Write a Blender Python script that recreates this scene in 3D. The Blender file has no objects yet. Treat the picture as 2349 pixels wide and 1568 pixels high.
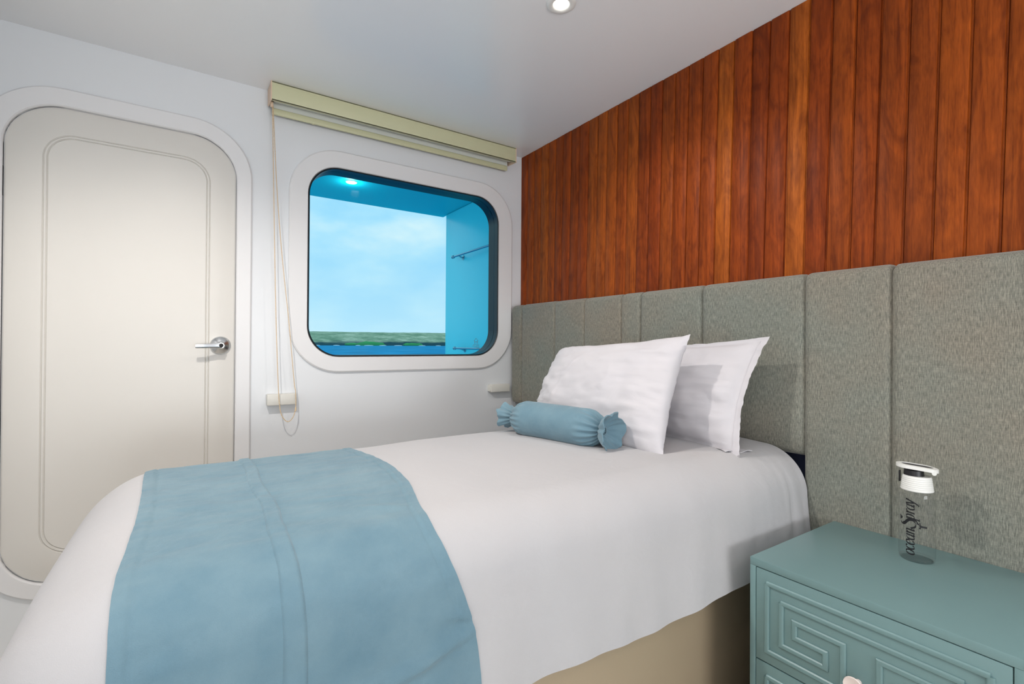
import bpy, bmesh, math, random
from mathutils import Vector, Matrix, noise
random.seed(7)
sc = bpy.context.scene
C = sc.collection
PI = math.pi
H = 1.15                      # camera height above the floor; everything is measured from the camera and lifted at the end

# ------------------------------------------------------------------ camera
YAW, PIT, ROL, FPX = math.radians(33.663), math.radians(.2976), math.radians(.3674), 1115.92
F = Vector((math.sin(YAW), math.cos(YAW), 0)); Rt = Vector((math.cos(YAW), -math.sin(YAW), 0)); U = Vector((0, 0, 1))
F2 = F * math.cos(PIT) + U * math.sin(PIT); U2 = U * math.cos(PIT) - F * math.sin(PIT)
R3 = Rt * math.cos(ROL) + U2 * math.sin(ROL); U3 = U2 * math.cos(ROL) - Rt * math.sin(ROL)
cd = bpy.data.cameras.new('camera'); cam = bpy.data.objects.new('camera', cd); C.objects.link(cam)
cd.sensor_fit = 'HORIZONTAL'; cd.sensor_width = 36; cd.lens = 36 * FPX / 2349; cd.clip_start = .02; cd.clip_end = 20000
cam.matrix_world = Matrix(((R3.x, U3.x, -F2.x, 0), (R3.y, U3.y, -F2.y, 0), (R3.z, U3.z, -F2.z, 0), (0, 0, 0, 1)))
sc.camera = cam
sc.view_settings.view_transform = 'Standard'; sc.view_settings.look = 'None'
sc.view_settings.gamma = 1; sc.view_settings.use_curve_mapping = False
sc.view_settings.exposure = 0.22

# ------------------------------------------------------------------ node helper
def newmat(name):
    m = bpy.data.materials.new(name); m.use_nodes = True
    nt = m.node_tree; nt.nodes.clear()
    out = nt.nodes.new('ShaderNodeOutputMaterial')
    return m, nt, out
def N(nt, typ, **kw):
    n = nt.nodes.new(typ)
    for k, v in kw.items():
        if k in n.inputs.keys(): n.inputs[k].default_value = v
        else: setattr(n, k, v)
    return n
def ramp(nt, stops, src=None, interp='LINEAR'):
    r = nt.nodes.new('ShaderNodeValToRGB'); cr = r.color_ramp; cr.interpolation = interp
    while len(cr.elements) < len(stops): cr.elements.new(.5)
    for e, (p, c) in zip(cr.elements, stops):
        e.position = p; e.color = (*c, 1) if len(c) == 3 else c
    if src: nt.links.new(src, r.inputs[0])
    return r
def srgb(r, g, b):
    f = lambda c: (c / 255 / 12.92) if c / 255 <= .04045 else ((c / 255 + .055) / 1.055) ** 2.4
    return (f(r), f(g), f(b))
def coords(nt, scale=(1, 1, 1), rot=(0, 0, 0), rnd=False):
    tc = N(nt, 'ShaderNodeTexCoord'); mp = N(nt, 'ShaderNodeMapping')
    mp.inputs['Scale'].default_value = scale; mp.inputs['Rotation'].default_value = rot
    nt.links.new(tc.outputs['Object'], mp.inputs['Vector'])
    if rnd:
        oi = N(nt, 'ShaderNodeObjectInfo'); mu = N(nt, 'ShaderNodeMath', operation='MULTIPLY'); mu.inputs[1].default_value = 37.0
        nt.links.new(oi.outputs['Random'], mu.inputs[0]); cx = N(nt, 'ShaderNodeCombineXYZ')
        nt.links.new(mu.outputs[0], cx.inputs[0]); nt.links.new(mu.outputs[0], cx.inputs[2])
        nt.links.new(cx.outputs[0], mp.inputs['Location'])
    return mp.outputs[0]
def princ(nt, out, color=None, rough=.5, metal=0, coat=0, spec=.5, sheen=0):
    b = N(nt, 'ShaderNodeBsdfPrincipled')
    if color: b.inputs['Base Color'].default_value = (*color, 1)
    b.inputs['Roughness'].default_value = rough; b.inputs['Metallic'].default_value = metal
    b.inputs['Coat Weight'].default_value = coat; b.inputs['Specular IOR Level'].default_value = spec
    b.inputs['Sheen Weight'].default_value = sheen; b.inputs['Sheen Roughness'].default_value = .4
    nt.links.new(b.outputs[0], out.inputs[0]); return b
def bump(nt, b, h, strength, dist=.01):
    bp = N(nt, 'ShaderNodeBump', Strength=strength, Distance=dist)
    nt.links.new(h, bp.inputs['Height']); nt.links.new(bp.outputs[0], b.inputs['Normal']); return bp

# ------------------------------------------------------------------ world: pale blue sky with soft white cloud
w = bpy.data.worlds.new('sky'); sc.world = w; w.use_nodes = True
nt = w.node_tree; nt.nodes.clear()
wo = N(nt, 'ShaderNodeOutputWorld'); bg = N(nt, 'ShaderNodeBackground', Strength=.87)
tc = N(nt, 'ShaderNodeTexCoord'); mp = N(nt, 'ShaderNodeMapping'); mp.inputs['Scale'].default_value = (1, 1, 2.2); mp.inputs['Location'].default_value = (.35, .1, .62)
nt.links.new(tc.outputs['Generated'], mp.inputs[0])
n1 = N(nt, 'ShaderNodeTexNoise', Scale=3.2, Detail=7.0, Roughness=.52); nt.links.new(mp.outputs[0], n1.inputs['Vector'])
r1 = ramp(nt, [(.36, (.46, .80, 1.02)), (.47, (.80, .94, 1.03)), (.58, (1.42, 1.12, 1.02))], n1.outputs[0])
sx = N(nt, 'ShaderNodeSeparateXYZ'); nt.links.new(tc.outputs['Generated'], sx.inputs[0])
mr = N(nt, 'ShaderNodeMapRange'); nt.links.new(sx.outputs[2], mr.inputs[0])
mr.inputs[1].default_value = 0; mr.inputs[2].default_value = .32; mr.inputs[3].default_value = .75; mr.inputs[4].default_value = 0
mx = N(nt, 'ShaderNodeMix', data_type='RGBA'); nt.links.new(mr.outputs[0], mx.inputs[0]); nt.links.new(r1.outputs[0], mx.inputs[6])
mx.inputs[7].default_value = (1.25, 1.06, 1.02, 1)
nt.links.new(mx.outputs[2], bg.inputs[0]); nt.links.new(bg.outputs[0], wo.inputs[0])

# ------------------------------------------------------------------ lights
def area(name, loc, look, sx_, sy_, power, col):
    l = bpy.data.lights.new(name, 'AREA'); l.shape = 'RECTANGLE'; l.size = sx_; l.size_y = sy_; l.energy = power; l.color = col
    o = bpy.data.objects.new(name, l); C.objects.link(o); o.location = loc
    o.rotation_euler = (Vector(look) - Vector(loc)).to_track_quat('-Z', 'Z').to_euler(); return o
area('rear_fill', (.35, -2.85, -.25), (.35, -1.65, 1.15), 1.5, 1.3, 70, (.92, .97, 1))  # unseen fill added behind the room, tilted up to brighten the ceiling
area('left_fill', (-1.15, -.55, -.2), (-.1, -.35, 1.1), 1.3, 1.2, 5, (.92, .97, 1))  # weak unseen fill added beyond the left wall, aimed upward
DOWN = [(1.054, 1.292), (-.10, 1.30), (-.12, .05), (.45, -1.0)]  # first lamp is seen; the rest unseen, the last added for floor bounce
for i, (x, y) in enumerate(DOWN):
    l = bpy.data.lights.new('downlight_and_fill', 'SPOT'); l.energy = (14, 50, 12, 9)[i]; l.spot_size = math.radians(150); l.spot_blend = .6
    l.shadow_soft_size = .03; l.color = (1, .94, .88)
    o = bpy.data.objects.new('downlight_and_fill', l); C.objects.link(o); o.location = (x, y, 1.145)
l = bpy.data.lights.new('balcony_lamp', 'POINT'); l.energy = 1.5; l.shadow_soft_size = .03; l.color = (1, .85, .7)
o = bpy.data.objects.new('balcony_lamp', l); C.objects.link(o); o.location = (.958, 3.513, 1.09)

# ------------------------------------------------------------------ materials
def paint(name, col, rough=.35, coat=0, bs=.04, sc_=3.0):
    m, nt, out = newmat(name); b = princ(nt, out, col, rough, coat=coat)
    n = N(nt, 'ShaderNodeTexNoise', Scale=sc_, Detail=2.0); nt.links.new(coords(nt), n.inputs['Vector'])
    (bump(nt, b, n.outputs[0], bs, .02) if bs else None)
    mr = N(nt, 'ShaderNodeMapRange'); nt.links.new(n.outputs[0], mr.inputs[0]); mr.inputs[3].default_value = rough - .02; mr.inputs[4].default_value = rough + .03
    nt.links.new(mr.outputs[0], b.inputs['Roughness']); return m
M = {}
M['wall'] = paint('white gelcoat wall', srgb(226, 229, 232), .32)
M['ceiling'] = paint('white gloss ceiling', srgb(238, 239, 240), .22, bs=.03, sc_=1.5)
M['door'] = paint('warm white door paint', srgb(222, 219, 213), .38)
M['frame'] = paint('white frame gelcoat', srgb(229, 229, 230), .36)
M['bracket'] = paint('off white plastic', srgb(222, 221, 214), .4)
M['base'] = paint('beige bed base laminate', srgb(178, 160, 134), .4)
M['teal'] = paint('sea green satin lacquer', srgb(112, 142, 143), .31, bs=0)
M['dark'] = paint('dark recess', (.02, .02, .022), .8)
M['casing'] = paint('pale green aluminium', srgb(206, 206, 170), .42)
M['cap'] = paint('peach plastic end cap', srgb(226, 200, 175), .45)
M['aqua'] = paint('aqua balcony surface', srgb(84, 238, 250), .34)  # aqua base colour of the balcony wall and floor
M['floor'] = paint('pale deck laminate', srgb(214, 206, 194), .4)
M['white_plastic'] = paint('white plastic', srgb(232, 232, 228), .35)
M['ceramic'] = paint('pinkish white ceramic', srgb(232, 218, 212), .22)
M['black'] = paint('black rubber', (.008, .008, .01), .4)
M['ink'] = paint('black ink', (.006, .006, .008), .5)
M['navy'] = paint('navy mattress cloth', srgb(38, 46, 72), .9)

def metal(name, col, rough):
    m, nt, out = newmat(name); b = princ(nt, out, col, rough, metal=1)
    n = N(nt, 'ShaderNodeTexNoise', Scale=60.0); nt.links.new(coords(nt, (1, 1, 30)), n.inputs['Vector']); bump(nt, b, n.outputs[0], .05, .001); return m
M['chrome'] = metal('satin chrome', (.72, .74, .76), .25)
M['rail'] = metal('steel rail', (.25, .42, .5), .3)

def cloth(name, col, col2, scale, big, sheen=.3, bstr=.25, rough=.9):
    m, nt, out = newmat(name); b = princ(nt, out, col, rough, spec=.15, sheen=sheen)
    v = coords(nt)
    n1 = N(nt, 'ShaderNodeTexNoise', Scale=big, Detail=5.0, Roughness=.6); nt.links.new(v, n1.inputs['Vector'])
    r = ramp(nt, [(.3, col2), (.7, col)], n1.outputs[0]); nt.links.new(r.outputs[0], b.inputs['Base Color'])
    n2 = N(nt, 'ShaderNodeTexNoise', Scale=scale, Detail=2.0); nt.links.new(v, n2.inputs['Vector'])
    n3 = N(nt, 'ShaderNodeTexNoise', Scale=14.0, Detail=5.0, Distortion=1.2); nt.links.new(v, n3.inputs['Vector'])
    ad = N(nt, 'ShaderNodeMath', operation='MULTIPLY_ADD'); nt.links.new(n3.outputs[0], ad.inputs[0]); ad.inputs[1].default_value = 5; nt.links.new(n2.outputs[0], ad.inputs[2])
    bump(nt, b, ad.outputs[0], bstr, .002); return m
M['linen'] = cloth('white cotton', srgb(192, 190, 191), srgb(188, 187, 189), 900.0, 3.0, .1, .18)
M['pillow'] = cloth('white pillow cotton', srgb(206, 203, 206), srgb(202, 200, 205), 900.0, 3.0, .1, .22)
M['suede'] = cloth('dusty blue suede cloth', srgb(120, 148, 160), srgb(104, 135, 150), 700.0, 9.0, .35, .3)

# mahogany slats: each slat gets its own tone, long grain, darker figure
m, nt, out = newmat('mahogany'); b = princ(nt, out, rough=.52, spec=.16); M['wood'] = m
oi = N(nt, 'ShaderNodeObjectInfo')
tone = ramp(nt, [(0, srgb(118, 48, 12)), (.2, srgb(154, 74, 21)), (.4, srgb(136, 58, 14)), (.6, srgb(166, 86, 26)), (.8, srgb(124, 51, 13)), (1, srgb(148, 66, 17))], oi.outputs['Random'])
g = N(nt, 'ShaderNodeTexNoise', Scale=1.0, Detail=5.0, Roughness=.55, Distortion=1.2); nt.links.new(coords(nt, (60, 60, 2.2), rnd=True), g.inputs['Vector'])
gr = ramp(nt, [(.3, (.62, .56, .52)), (.52, (1, 1, 1)), (.75, (1.25, 1.3, 1.25))], g.outputs[0])
g2 = N(nt, 'ShaderNodeTexNoise', Scale=1.0, Detail=3.0, Distortion=2.5); nt.links.new(coords(nt, (14, 14, 4.5), rnd=True), g2.inputs['Vector'])
gr2 = ramp(nt, [(.3, (.72, .66, .62)), (.5, (1, 1, 1)), (.72, (1.22, 1.2, 1.15))], g2.outputs[0])
g3 = N(nt, 'ShaderNodeTexNoise', Scale=1.0, Detail=2.0); nt.links.new(coords(nt, (320, 320, 34), rnd=True), g3.inputs['Vector'])
gr3 = ramp(nt, [(.3, (.84, .8, .76)), (.6, (1.06, 1.06, 1.06))], g3.outputs[0])
def mul(a, c):
    x = N(nt, 'ShaderNodeMix', data_type='RGBA', blend_type='MULTIPLY'); x.inputs[0].default_value = 1
    nt.links.new(a, x.inputs[6]); nt.links.new(c, x.inputs[7]); return x.outputs[2]
nt.links.new(mul(mul(mul(tone.outputs[0], gr.outputs[0]), gr2.outputs[0]), gr3.outputs[0]), b.inputs['Base Color'])
bump(nt, b, g3.outputs[0], .12, .002)

# headboard fabric: vertical slubs in grey green and taupe
m, nt, out = newmat('slub fabric'); b = princ(nt, out, rough=.92, spec=.1, sheen=.4); M['fabric'] = m
a1 = N(nt, 'ShaderNodeTexNoise', Scale=1.0, Detail=3.0, Roughness=.65); nt.links.new(coords(nt, (480, 480, 60)), a1.inputs['Vector'])
a2 = N(nt, 'ShaderNodeTexNoise', Scale=1.0, Detail=2.0); nt.links.new(coords(nt, (90, 90, 900)), a2.inputs['Vector'])
a3 = N(nt, 'ShaderNodeTexNoise', Scale=3.0, Detail=3.0); nt.links.new(coords(nt), a3.inputs['Vector'])
rr = ramp(nt, [(.3, srgb(104, 103, 96)), (.5, srgb(134, 132, 123)), (.7, srgb(160, 156, 143))], a1.outputs[0])
r3 = ramp(nt, [(.35, (.93, 1.02, 1.03)), (.65, (1.05, .99, .94))], a3.outputs[0])
r2 = ramp(nt, [(.35, (.88, .88, .88)), (.65, (1.08, 1.08, 1.08))], a2.outputs[0])
nt.links.new(mul(mul(rr.outputs[0], r3.outputs[0]), r2.outputs[0]), b.inputs['Base Color'])
ad = N(nt, 'ShaderNodeMath', operation='ADD'); nt.links.new(a1.outputs[0], ad.inputs[0]); nt.links.new(a2.outputs[0], ad.inputs[1])
bump(nt, b, ad.outputs[0], .35, .002)

def clear(name, col, fr=.25, rough=.03, f0=.025):
    m, nt, out = newmat(name)
    t = N(nt, 'ShaderNodeBsdfTransparent'); t.inputs[0].default_value = (*col, 1)
    g = N(nt, 'ShaderNodeBsdfGlossy'); g.inputs['Roughness'].default_value = rough
    lw = N(nt, 'ShaderNodeLayerWeight', Blend=.5); mx = N(nt, 'ShaderNodeMixShader')
    pw = N(nt, 'ShaderNodeMath', operation='POWER'); pw.inputs[1].default_value = 4; nt.links.new(lw.outputs['Facing'], pw.inputs[0])
    ma = N(nt, 'ShaderNodeMath', operation='MULTIPLY_ADD'); ma.inputs[1].default_value = fr; ma.inputs[2].default_value = f0; nt.links.new(pw.outputs[0], ma.inputs[0])
    nt.links.new(ma.outputs[0], mx.inputs[0]); nt.links.new(t.outputs[0], mx.inputs[1]); nt.links.new(g.outputs[0], mx.inputs[2]); nt.links.new(mx.outputs[0], out.inputs[0]); return m
M['pane'] = clear('aqua tinted glass', (.67, .90, .98), .04, .03, .006)
M['bottle'] = clear('clear plastic', (.955, .955, .955), .45)
M['bottle_base'] = clear('thick clear plastic', (.965, .967, .97), .3)

def emit(name, col, s):
    m, nt, out = newmat(name); e = N(nt, 'ShaderNodeEmission', Strength=s); e.inputs[0].default_value = (*col, 1); nt.links.new(e.outputs[0], out.inputs[0]); return m
M['lamp'] = emit('lamp glow', (1, .93, .8), 6)

m, nt, out = newmat('sea water'); b = princ(nt, out, (.0, .2, .42), .8, spec=.05); M['sea'] = m
n = N(nt, 'ShaderNodeTexNoise', Scale=1.0, Detail=6.0); nt.links.new(coords(nt, (.05, .02, 1)), n.inputs['Vector'])
r = ramp(nt, [(.3, (.0, .22, .42)), (.62, (.0, .32, .6)), (.8, (.15, .5, .7))], n.outputs[0]); nt.links.new(r.outputs[0], b.inputs['Base Color']); bump(nt, b, n.outputs[0], 1, 1.5)
m, nt, out = newmat('dry scrub land'); b = princ(nt, out, rough=1, spec=0); M['land'] = m
n = N(nt, 'ShaderNodeTexNoise', Scale=1.0, Detail=9.0, Roughness=.75); nt.links.new(coords(nt, (.02, .02, .12)), n.inputs['Vector'])
r = ramp(nt, [(.35, srgb(110, 140, 112)), (.5, srgb(160, 176, 146)), (.62, srgb(205, 208, 180))], n.outputs[0])
tcn = N(nt, 'ShaderNodeTexCoord'); s = N(nt, 'ShaderNodeSeparateXYZ'); nt.links.new(tcn.outputs['Object'], s.inputs[0])
n4 = N(nt, 'ShaderNodeTexNoise', Scale=1.0, Detail=4.0); nt.links.new(coords(nt, (.012, .012, .05)), n4.inputs['Vector'])
sm = N(nt, 'ShaderNodeMath', operation='MULTIPLY_ADD'); nt.links.new(n4.outputs[0], sm.inputs[0]); sm.inputs[1].default_value = -22; nt.links.new(s.outputs[2], sm.inputs[2])
mr = N(nt, 'ShaderNodeMapRange'); nt.links.new(sm.outputs[0], mr.inputs[0]); mr.inputs[1].default_value = -4; mr.inputs[2].default_value = 3
mx = N(nt, 'ShaderNodeMix', data_type='RGBA'); nt.links.new(mr.outputs[0], mx.inputs[0]); mx.inputs[6].default_value = (*srgb(50, 84, 92), 1); nt.links.new(r.outputs[0], mx.inputs[7])
nt.links.new(mx.outputs[2], b.inputs['Base Color'])
M['bush'] = paint('fresh green mangrove', srgb(60, 160, 90), .9)
M['surf'] = paint('white surf', (.9, .95, .95), .9)

# ------------------------------------------------------------------ mesh helpers
def wloc(o):
    v = Vector(o.location)
    while o.parent: o = o.parent; v += Vector(o.location)
    return v
def tag(o, label=None, cat=None, group=None, kind=None):
    for k, v in (('label', label), ('category', cat), ('group', group), ('kind', kind)):
        if v: o[k] = v
    return o
def obj(name, bm, mat, parent=None, smooth=40, origin=None):
    if parent is not None: base = wloc(parent)
    elif origin is not None: base = Vector(origin)
    else:
        bm.verts.ensure_lookup_table(); cs = [v.co for v in bm.verts]
        base = Vector(((min(c.x for c in cs) + max(c.x for c in cs)) / 2, (min(c.y for c in cs) + max(c.y for c in cs)) / 2, min(c.z for c in cs)))
    bmesh.ops.translate(bm, verts=bm.verts, vec=-base)
    me = bpy.data.meshes.new(name); bm.to_mesh(me); bm.free(); me.materials.append(mat)
    if smooth: me.shade_smooth(); me.set_sharp_from_angle(angle=math.radians(smooth))
    o = bpy.data.objects.new(name, me); C.objects.link(o)
    if parent is not None: o.parent = parent
    else: o.location = base
    return o
def thing(name, loc, label, cat, group=None):
    o = bpy.data.objects.new(name, None); C.objects.link(o); o.location = loc; o.empty_display_size = .05
    return tag(o, label, cat, group)
def struct(name, bm, mat, parent=None, **k):
    return tag(obj(name, bm, mat, parent, **k), kind='structure')
def bx(bm, x0, x1, y0, y1, z0, z1, bev=0, seg=2):
    b2 = bmesh.new(); r = bmesh.ops.create_cube(b2, size=1)
    for v in b2.verts: v.co = Vector(((x0 + x1) / 2 + v.co.x * (x1 - x0), (y0 + y1) / 2 + v.co.y * (y1 - y0), (z0 + z1) / 2 + v.co.z * (z1 - z0)))
    if bev: bmesh.ops.bevel(b2, geom=b2.edges[:], offset=bev, segments=seg, profile=.5, affect='EDGES')
    me = bpy.data.meshes.new('t'); b2.to_mesh(me); b2.free(); bm.from_mesh(me); bpy.data.meshes.remove(me); return bm
def box(*a, **k): return bx(bmesh.new(), *a, **k)
def tube(bm, pts, r, seg=10, closed=False, radii=None):
    pts = [Vector(p) for p in pts]; n = len(pts); rings = []; up = None
    for i, p in enumerate(pts):
        if closed: d = pts[(i + 1) % n] - pts[i - 1]
        else: d = pts[min(i + 1, n - 1)] - pts[max(i - 1, 0)]
        d.normalize()
        if up is None: up = Vector((0, 0, 1)) if abs(d.z) < .9 else Vector((1, 0, 0))
        a = d.cross(up).normalized(); up = a.cross(d).normalized(); rad = radii[i] if radii else r
        rings.append([bm.verts.new(p + (a * math.cos(t) + up * math.sin(t)) * rad) for t in [2 * PI * k / seg for k in range(seg)]])
    for i in range(n if closed else n - 1):
        A, B = rings[i], rings[(i + 1) % n]
        for k in range(seg): bm.faces.new((A[k], A[(k + 1) % seg], B[(k + 1) % seg], B[k]))
    if not closed: bm.faces.new(rings[0][::-1]); bm.faces.new(rings[-1])
    return bm
def lathe(bm, prof, mat4, seg=32, cap=True):
    """prof: (radius, height) pairs along local +Z, placed by mat4"""
    rings = []
    for r, h in prof:
        rings.append([bm.verts.new(mat4 @ Vector((r * math.cos(2 * PI * k / seg), r * math.sin(2 * PI * k / seg), h))) for k in range(seg)])
    for A, B in zip(rings, rings[1:]):
        for k in range(seg): bm.faces.new((A[k], A[(k + 1) % seg], B[(k + 1) % seg], B[k]))
    if cap: bm.faces.new(rings[0][::-1]); bm.faces.new(rings[-1])
    return bm
def axis_mat(loc, z):
    return Matrix.Translation(loc) @ Vector(z).to_track_quat('Z', 'Y').to_matrix().to_4x4()
def rrect(x0, x1, z0, z1, r, n=14):
    o = []
    for cx_, cz, a0 in ((x1 - r, z1 - r, 0), (x0 + r, z1 - r, 90), (x0 + r, z0 + r, 180), (x1 - r, z0 + r, 270)):
        for k in range(n + 1):
            a = math.radians(a0 + 90 * k / n); o.append((cx_ + r * math.cos(a), cz + r * math.sin(a)))
    return o
def bridge(bm, loops, fill_last=False, fill_first=False):
    """loops: list of (list of (x,z), y); every loop has the same number of points"""
    R = [[bm.verts.new((x, y, z)) for x, z in lp] for lp, y in loops]
    for A, B in zip(R, R[1:]):
        for k in range(len(A)): bm.faces.new((A[k], A[(k + 1) % len(A)], B[(k + 1) % len(A)], B[k]))
    if fill_last: bm.faces.new(R[-1])
    if fill_first: bm.faces.new(R[0][::-1])
    bmesh.ops.recalc_face_normals(bm, faces=bm.faces[:]); return bm
def plate(loops, y0, y1):
    """flat plate in the XZ plane with holes, from a filled 2D curve"""
    cu = bpy.data.curves.new('t', 'CURVE'); cu.dimensions = '2D'; cu.fill_mode = 'BOTH'; cu.extrude = abs(y1 - y0) / 2
    for lp in loops:
        s = cu.splines.new('POLY'); s.points.add(len(lp) - 1); s.use_cyclic_u = True
        for p, (x, z) in zip(s.points, lp): p.co = (x, z, 0, 1)
    o = bpy.data.objects.new('t', cu); C.objects.link(o)
    me = bpy.data.meshes.new_from_object(o.evaluated_get(bpy.context.evaluated_depsgraph_get()))
    bpy.data.objects.remove(o); bpy.data.curves.remove(cu)
    bm = bmesh.new(); bm.from_mesh(me); bpy.data.meshes.remove(me)
    for v in bm.verts: v.co = Vector((v.co.x, (y0 + y1) / 2 + v.co.z, v.co.y))
    bmesh.ops.recalc_face_normals(bm, faces=bm.faces[:]); return bm
def grid(nu, nv, fn, bm=None):
    bm = bm or bmesh.new()
    g = [[bm.verts.new(fn(i / nu, j / nv)) for j in range(nv + 1)] for i in range(nu + 1)]
    for i in range(nu):
        for j in range(nv): bm.faces.new((g[i][j], g[i + 1][j], g[i + 1][j + 1], g[i][j + 1]))
    return bm
def thicken(bm, t):
    bm.normal_update(); bmesh.ops.solidify(bm, geom=bm.faces[:], thickness=t); return bm

# ------------------------------------------------------------------ room shell
YW, ZC, XW, XL, YF, ZF = 2.5, 1.168, 1.745, -.64, -2.3, -H
WIN = (.476, 1.556, -.066, .872); DR = (-.566, .176, -.915, .896)
# outer-left wall with the window and the door cut out
rect = [(XL - .1, ZF - .05), (XW + .1, ZF - .05), (XW + .1, ZC + .05), (XL - .1, ZC + .05)]
wh = plate([rect, rrect(*WIN, .15), rrect(*DR, .17)], YW, YW + .09)
struct('wall_back', wh, M['wall'], smooth=30)
struct('wall_right', box(XW, XW + .08, YF, YW, ZF, ZC), M['wall'], smooth=0)
rectl = [(YF, ZF), (YW, ZF), (YW, ZC), (YF, ZC)]
def side_plate(loops, x0, x1):
    bm = plate(loops, x0, x1)
    for v in bm.verts: v.co = Vector((v.co.y, v.co.x, v.co.z))
    bmesh.ops.recalc_face_normals(bm, faces=bm.faces[:]); return bm
struct('wall_left', side_plate([rectl, rrect(-1.25, .15, -.45, .8, .12)], XL - .08, XL), M['wall'], smooth=30)  # unseen opening, cut to let the added left fill in
struct('wall_front', plate([[(XL - .08, ZF), (XW + .08, ZF), (XW + .08, ZC), (XL - .08, ZC)], rrect(-.45, 1.15, -.55, .8, .12)], YF - .08, YF), M['wall'], smooth=30)  # unseen opening, cut to let the added rear fill in
struct('ceiling', box(XL - .1, XW + .1, YF - .1, YW, ZC, ZC + .06), M['ceiling'], smooth=0)
struct('floor', box(XL - .1, XW + .1, YF - .1, YW + .09, ZF - .05, ZF), M['floor'], smooth=0)

# window 1: raised white frame, black gasket, tinted pane
wn = bpy.data.objects.new('window_1', None); C.objects.link(wn); wn.location = (1.016, YW, .4); wn['kind'] = 'structure'
a = rrect(.392, 1.655, -.143, .957, .235); a2 = rrect(.398, 1.649, -.137, .951, .229)
b_ = rrect(WIN[0] - .003, WIN[1] + .003, WIN[2] - .003, WIN[3] + .003, .153); b2 = rrect(*WIN, .15)
obj('window_frame', bridge(bmesh.new(), [(a, YW + .001), (a, YW - .009), (a2, YW - .013), (b_, YW - .013), (b2, YW - .008), (b2, YW + .06)]), M['frame'], wn, smooth=20)
g1 = rrect(WIN[0] + .001, WIN[1] - .001, WIN[2] + .001, WIN[3] - .001, .149)
g1b = rrect(WIN[0] + .003, WIN[1] - .003, WIN[2] + .003, WIN[3] - .003, .148); g2 = rrect(WIN[0] + .007, WIN[1] - .007, WIN[2] + .007, WIN[3] - .007, .145)
obj('gasket', bridge(bmesh.new(), [(g1, YW + .06), (g1, YW - .011), (g1b, YW - .0145), (g2, YW - .010), (g2, YW + .094), (g1, YW + .0945)]), M['black'], wn)
pn = obj('pane', bridge(bmesh.new(), [(g2, YW + .026), (g2, YW + .032)], True, True), M['pane'], wn, smooth=0)
# small glass maker's mark etched in the lower right corner of the pane
em = bmesh.new()
def seg2(bm, p, q, w_, y): 
    p, q = Vector((p[0], y, p[1])), Vector((q[0], y, q[1])); d = (q - p).normalized(); n_ = Vector((-d.z, 0, d.x)) * w_ / 2
    bm.faces.new([bm.verts.new(x) for x in (p - n_, q - n_, q + n_, p + n_)])
mx_, mz = 1.425, .003
for p, q in (((-.010, 0), (-.010, .018)), ((.010, 0), (.010, .018)), ((-.014, .016), (0, .033)), ((0, .033), (.014, .016)), ((-.005, 0), (-.005, .014)), ((.005, 0), (.005, .014)), ((-.005, .014), (.005, .014)),
             ((-.02, -.006), (.02, -.006)), ((-.026, -.013), (-.008, -.013)), ((-.003, -.013), (.022, -.013)), ((-.012, -.020), (.02, -.020)), ((.004, -.026), (.026, -.026))):
    seg2(em, (mx_ + p[0], mz + p[1]), (mx_ + q[0], mz + q[1]), .0028, YW + .0255)
m_et = paint('etched grey mark', srgb(90, 150, 175), .6)
obj('etched_mark', em, m_et, wn, smooth=0)

# door 1
dr = bpy.data.objects.new('door_1', None); C.objects.link(dr); dr.location = (-.195, YW, ZF + .2); dr['kind'] = 'structure'
o1 = rrect(-.634, .238, -.972, .966, .232); o2 = rrect(-.629, .232, -.966, .960, .226); i1 = rrect(DR[0] + .000, DR[1] - .000, DR[2] + .000, DR[3] - .000, .17); i0 = rrect(DR[0] - .004, DR[1] + .004, DR[2] - .004, DR[3] + .004, .174)
obj('door_frame', bridge(bmesh.new(), [(o1, YW + .001), (o1, YW - .008), (o2, YW - .013), (i0, YW - .013), (i1, YW - .008), (i1, YW + .05)]), M['frame'], dr, smooth=20)
p1 = rrect(DR[0] + .0025, DR[1] - .0025, DR[2] + .0025, DR[3] - .0025, .1675); p2 = rrect(DR[0] + .008, DR[1] - .008, DR[2] + .008, DR[3] - .008, .162)
yd = YW + .002
def gl(d, r): return rrect(-.462 + d, .078 - d, -.812 + d, .796 - d, r - d)
obj('door_leaf', bridge(bmesh.new(), [(p1, yd + .006), (p1, yd + .003), (p2, yd), (gl(0, .098), yd), (gl(.003, .098), yd + .0045), (gl(.006, .098), yd), (gl(.011, .098), yd), (gl(.014, .098), yd + .0045), (gl(.017, .098), yd)], True), M['door'], dr)
bk = rrect(DR[0] + .0003, DR[1] - .0003, DR[2] + .0003, DR[3] - .0003, .1697)
obj('door_stop', bridge(bmesh.new(), [(bk, YW + .0082), (bk, YW + .085)], True, True), M['frame'], dr, smooth=0)
hd = obj('handle', lathe(bmesh.new(), [(.0, 0), (.040, 0), (.040, .005), (.036, .010), (.022, .018), (.016, .022), (.016, .046), (.012, .05), (.0, .05)], axis_mat((.119, yd, -.012), (0, -1, 0)), 40, False), M['chrome'], dr)
lb = bmesh.new()
def leverfn(u, v):
    x = .124 - u * .098; yy = yd - .048 - .018 * math.sin(u * PI * .55) ** 2 * .6; hh = .0125 - .004 * u; zc = -.012 - .004 * u; a = v * 2 * PI
    return (x, yy + .0045 * math.sin(a), zc + hh * math.copysign(abs(math.cos(a)) ** .6, math.cos(a)))
grid(16, 16, leverfn, lb); bmesh.ops.remove_doubles(lb, verts=lb.verts, dist=1e-5)
bmesh.ops.holes_fill(lb, edges=[e for e in lb.edges if e.is_boundary]); bmesh.ops.recalc_face_normals(lb, faces=lb.faces[:])
obj('lever', lb, M['chrome'], hd)
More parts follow.
